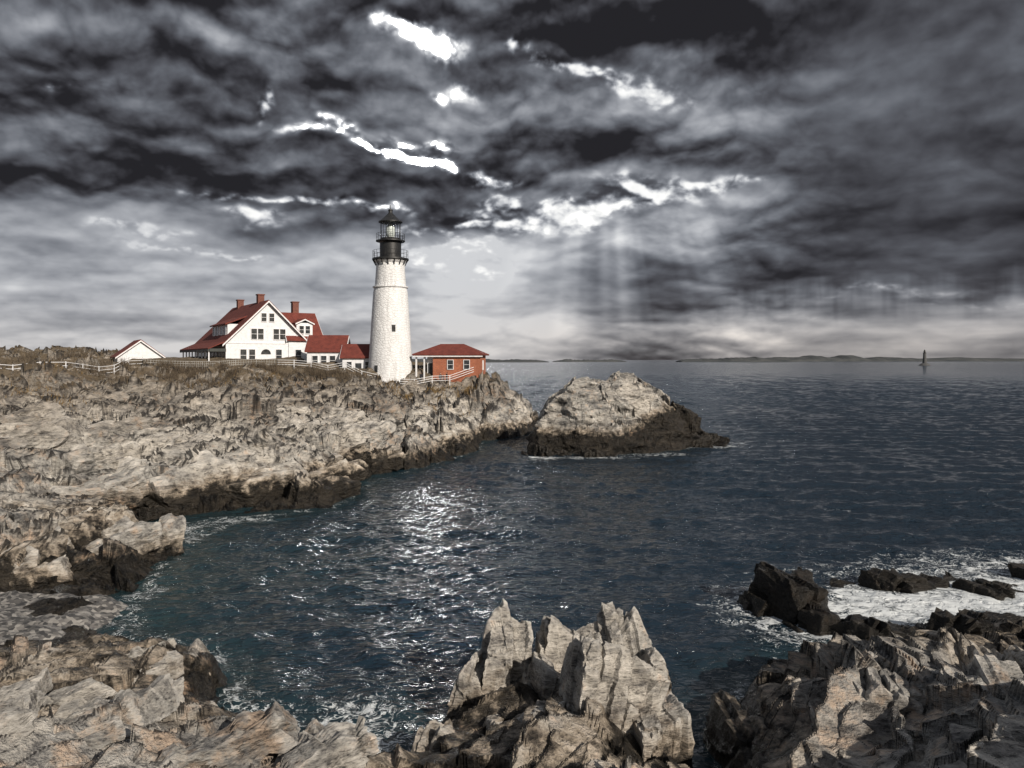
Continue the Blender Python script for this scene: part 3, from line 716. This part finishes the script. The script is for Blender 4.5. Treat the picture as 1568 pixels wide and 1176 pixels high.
bh=empty('brick_house',(-14.2,113.8,8.6),R(-5))
Bx,By,bz0=9.6,6.5,3.05
box('walls',2.6,Bx,0,By,-1.5,bz0,M_brick,bh)
V=[(-.4,-.5,bz0),(Bx+.5,-.5,bz0),(Bx+.5,By+.5,bz0),(-.4,By+.5,bz0),(-.4,-.5,bz0+.2),(Bx+.5,-.5,bz0+.2),(Bx+.5,By+.5,bz0+.2),(-.4,By+.5,bz0+.2),(3.2,By/2,bz0+1.75),(Bx-2.9,By/2,bz0+1.75)]
V=[(a,b,c+.003) for a,b,c in V]
part('hip_roof',V,[(0,3,2,1),(0,1,5,4),(1,2,6,5),(2,3,7,6),(3,0,4,7),(4,5,9,8),(5,6,9),(6,7,8,9),(7,4,8)],M_roof,bh)
boxes('porch_columns',[(0,.22,0,.22,-1,bz0),(0,.22,By-.3,By,-1,bz0),(1.2,1.4,0,.2,-1,bz0)],M_trim,bh)
boxes('porch_back',[(1.6,2.597,.8,By-.2,-1,bz0-.01)],M_white,bh)
box('porch_door',1.75,2.4,.74,.797,-1,1.9,M_glass,bh)
box('eave_board',-.3,Bx+.4,-.42,-.36,bz0-.22,bz0,M_trim,bh)
windows('windows',[(5.2,1.7,.8,1.3,0),(7.6,1.7,.8,1.3,0)],bh)
windows('side_windows',[(3.0,1.6,.8,1.3,Bx)],bh,'x+')

# ------------------------------------------------------------------ fences
def fence(name,pts,mat,hh=1.1,step=2.3,rails=3,r=.045,pick=False):
    V=[];F=[]; seg=[]
    for (a,b) in zip(pts[:-1],pts[1:]):
        a=Vector(a);b=Vector(b);n=max(1,int((b-a).length/step))
        for i in range(n): seg.append(a.lerp(b,i/n))
    seg.append(Vector(pts[-1])); arr=np.array([[s.x,s.y] for s in seg]); zz=land(arr[:,0],arr[:,1])
    zz=np.maximum(zz,np.convolve(np.pad(zz,2,'edge'),[.15,.2,.3,.2,.15],'valid'))
    for i,s in enumerate(seg):
        beam(V,F,(s.x,s.y,zz[i]-1.2),(s.x,s.y,zz[i]+hh),r*1.4,4)
        if i:
            q=seg[i-1]
            for k in range(rails):
                f=hh*(.93-.3*k); beam(V,F,(q.x,q.y,zz[i-1]+f),(s.x,s.y,zz[i]+f),r,4)
            if pick:
                for j in range(1,8):
                    t=j/8; x_=q.x+(s.x-q.x)*t; y_=q.y+(s.y-q.y)*t; z_=zz[i-1]+(zz[i]-zz[i-1])*t
                    beam(V,F,(x_,y_,z_),(x_,y_,z_+hh),.03,4)
    me=bpy.data.meshes.new(name); me.from_pydata(V,[],F); me.materials.append(mat); o=bpy.data.objects.new(name,me); COL.objects.link(o)
fence('rail_fence',[(-74,91),(-66,91.5),(-60,93),(-56.5,98),(-54.5,106),(-53,111)],M_trim,hh=1.5)
fence('picket_fence',[(-53,111),(-47,111.5),(-40,112),(-34,112)],M_wood,pick=True)
fence('rail_fence',[(-34,112),(-29,111.7),(-24,111),(-19,110.6),(-14,111),(-9,112),(-5.2,113.2),(-4.4,118)],M_trim)

# ------------------------------------------------------------------ dry vegetation
def veg(name,areas,mat,seed,hmin,hmax,wd):
    r=np.random.default_rng(seed); vs=[]
    for (cx,cy,sx,sy,n) in areas:
        x_=cx+r.normal(0,1,n)*sx; y_=cy+r.normal(0,1,n)*sy
        cl=fbm(np.stack([x_*.5,y_*.5,x_*0],1),3,seed)
        k=cl>-.06; x_=x_[k]; y_=y_[k]; cl=cl[k]
        z_=land(x_,y_); n=len(x_)
        h=r.uniform(hmin,hmax,n)*(.6+1.4*np.clip(cl+.05,0,1)); a=r.uniform(0,6.28,n); ln=r.normal(0,.35,(n,2))*h[:,None]
        b=np.stack([x_,y_,z_-.15],1); side=np.stack([np.cos(a)*wd,np.sin(a)*wd,a*0],1)
        tip=b+np.stack([ln[:,0],ln[:,1],h+.15],1)
        vs.append(np.stack([b-side,b+side,tip],1).reshape(-1,3))
    V=np.concatenate(vs); raw_mesh(name,V,np.arange(len(V)).reshape(-1,3),mat)
M_twig=material('dry_twigs',lambda g:{'Base Color':g.ramp(g.noise(g.pos(),1.5,4,.7),[(.3,(.035,.027,.021)),(.5,(.08,.06,.04)),(.7,(.15,.115,.072))]),'Roughness':.9})
M_straw=material('dry_grass',lambda g:{'Base Color':g.ramp(g.noise(g.pos(),1.5,4,.7),[(.3,(.11,.065,.025)),(.6,(.21,.14,.055))]),'Roughness':.9})
veg('dry_shrubs',[(-50,106,5,2.5,6000),(-42,108,5,2,8000),(-36,107.5,4,2,8000),(-29,107.5,4,1.8,4500),(-22,107,3,1.5,2500),(-60,103,6,4,4000),(-45,101,8,3,3500)],M_twig,4,.4,1.3,.03)
veg('dry_grass',[(-12,103,2.6,2.2,4500),(-58,86,5,1.5,4500),(-24,104,5,2,2000),(-36,101,6,3,2000),(-7,109,1.5,1.5,2000),(-50,78,5,2,1500)],M_straw,5,.2,.5,.03)

# ------------------------------------------------------------------ people behind the fence
M_coat=material('dark_coat',lambda g:{'Base Color':g.ramp(g.noise(g.obj(),8,3),[(.3,(.012,.013,.018)),(.7,(.035,.035,.045))]),'Roughness':.9})
M_skin=material('skin',lambda g:{'Base Color':g.ramp(g.noise(g.obj(),8,3),[(.3,(.42,.25,.18)),(.7,(.5,.32,.24))]),'Roughness':.6})
M_hair=material('hair',lambda g:{'Base Color':g.ramp(g.noise(g.obj(),20,3),[(.3,(.02,.013,.01)),(.7,(.06,.04,.03))]),'Roughness':.8})
def person(x_,y_,rz,h=1.72):
    e=empty('person',(x_,y_,gz(x_,y_)),rz); e.scale=(h/1.72,)*3
    vs=[(0,0,.92),(0,0,1.15),(0,-.01,1.38),(0,0,1.48),(-.17,0,1.41),(.17,0,1.41),(-.23,.03,1.14),(.23,.02,1.14),(-.20,-.10,.90),(.21,-.08,.90),
        (-.10,0,.88),(.10,0,.88),(-.12,-.03,.48),(.11,.03,.48),(-.12,.02,.07),(.12,.04,.07),(-.13,-.13,.04),(.13,-.11,.04)]
    es=[(0,1),(1,2),(2,3),(2,4),(2,5),(4,6),(5,7),(6,8),(7,9),(0,10),(0,11),(10,12),(11,13),(12,14),(13,15),(14,16),(15,17)]
    rad=[.16,.16,.17,.07,.085,.085,.055,.055,.04,.04,.11,.11,.075,.075,.055,.055,.04,.04]
    me=bpy.data.meshes.new('body'); me.from_pydata(vs,es,[]); me.materials.append(M_coat); o=bpy.data.objects.new('body',me); COL.objects.link(o); o.parent=e
    o.modifiers.new('s','SKIN')
    for i,rr_ in enumerate(rad): me.skin_vertices[0].data[i].radius=(rr_,rr_*.8)
    me.skin_vertices[0].data[0].use_root=True
    o.modifiers.new('u','SUBSURF').levels=1; o.modifiers['u'].render_levels=1
    V,F=ICO[3]; H_=V*np.array([.078,.098,.118])+np.array([0,-.01,1.60]); H_[:,1]-=.025*np.exp(-((V[:,2]+.1)/.18)**2-((V[:,0])/.25)**2)*(V[:,1]<-.3)
    part('head',H_,[tuple(int(i) for i in f) for f in F],M_skin,e,True)
    K=V*np.array([.088,.105,.12])+np.array([0,.018,1.63]); part('hair',K,[tuple(int(i) for i in f) for f in F],M_hair,e,True)
    for sx in (-.21,.22):
        V2=[];F2=[]; beam(V2,F2,(sx,-.10,.90),(sx,-.12,.83),.035)
        for j in range(4): beam(V2,F2,(sx,-.145+j*.018,.84),(sx,-.155+j*.016,.755-.01*abs(j-1.5)),.009)
        beam(V2,F2,(sx,-.14,.87),(sx+.01,-.17,.82),.01)
        part('hand',V2,F2,M_skin,e)
person(-10.4,112.4,R(20)); person(-9.5,112.7,R(-60),1.62); person(-13.2,112.6,R(160),1.7); person(-70,97,R(0),1.75)

# ------------------------------------------------------------------ distant islands and ledge light
M_far=material('distant_land',lambda g:{'Base Color':g.ramp(g.noise(g.map(g.pos(),scale=(.01,.01,.05)),1,5,.6),[(.35,(.030,.036,.040)),(.65,(.07,.073,.073))]),'Roughness':1.0})
def island(x0,x1,yc,h,seed):
    n=240; m=14; xs=np.linspace(x0,x1,n); wd=(x1-x0)*.16
    t=(xs-x0)/(x1-x0); env=np.clip(np.sin(np.pi*t),0,1)**.35*(1+.5*fbm(np.stack([t*9,t*0,t*0+seed],1),3,seed)+.18*fbm(np.stack([t*90,t*0,t*0],1),2,seed+4))
    P=[]
    for j in range(m):
        v=j/(m-1)*2-1; P.append(np.stack([xs,np.full(n,yc)+v*wd,-2+(h*env+2)*(1-v**2)**.6],1))
    grid_mesh('distant_island',np.concatenate(P),m,n,M_far)
island(-700,170,3600,17,1); island(220,620,4200,14,2); island(860,1450,4000,22,3); island(1600,2750,5200,34,4); island(2650,4200,5600,26,6); island(-1900,-600,4000,22,7)
rl=empty('ledge_lighthouse',(800,1500,0))
M_gran=material('granite_blocks',lambda g:{'Base Color':g.ramp(g.noise(g.obj(),.3,4),[(.3,(.04,.04,.042)),(.7,(.10,.10,.10))]),'Roughness':.9})
lathe('ledge_base',[(14,-2),(9,2),(5,4.5)],M_gran,rl,14)
lathe('ledge_tower',[(4.0,4.501),(3.0,16),(2.6,24)],M_gran,rl,20)
lathe('ledge_lantern',[(3.3,24.01),(3.3,24.8),(1.9,24.9),(1.9,28.5),(.3,31)],M_black,rl,16)
print('done')
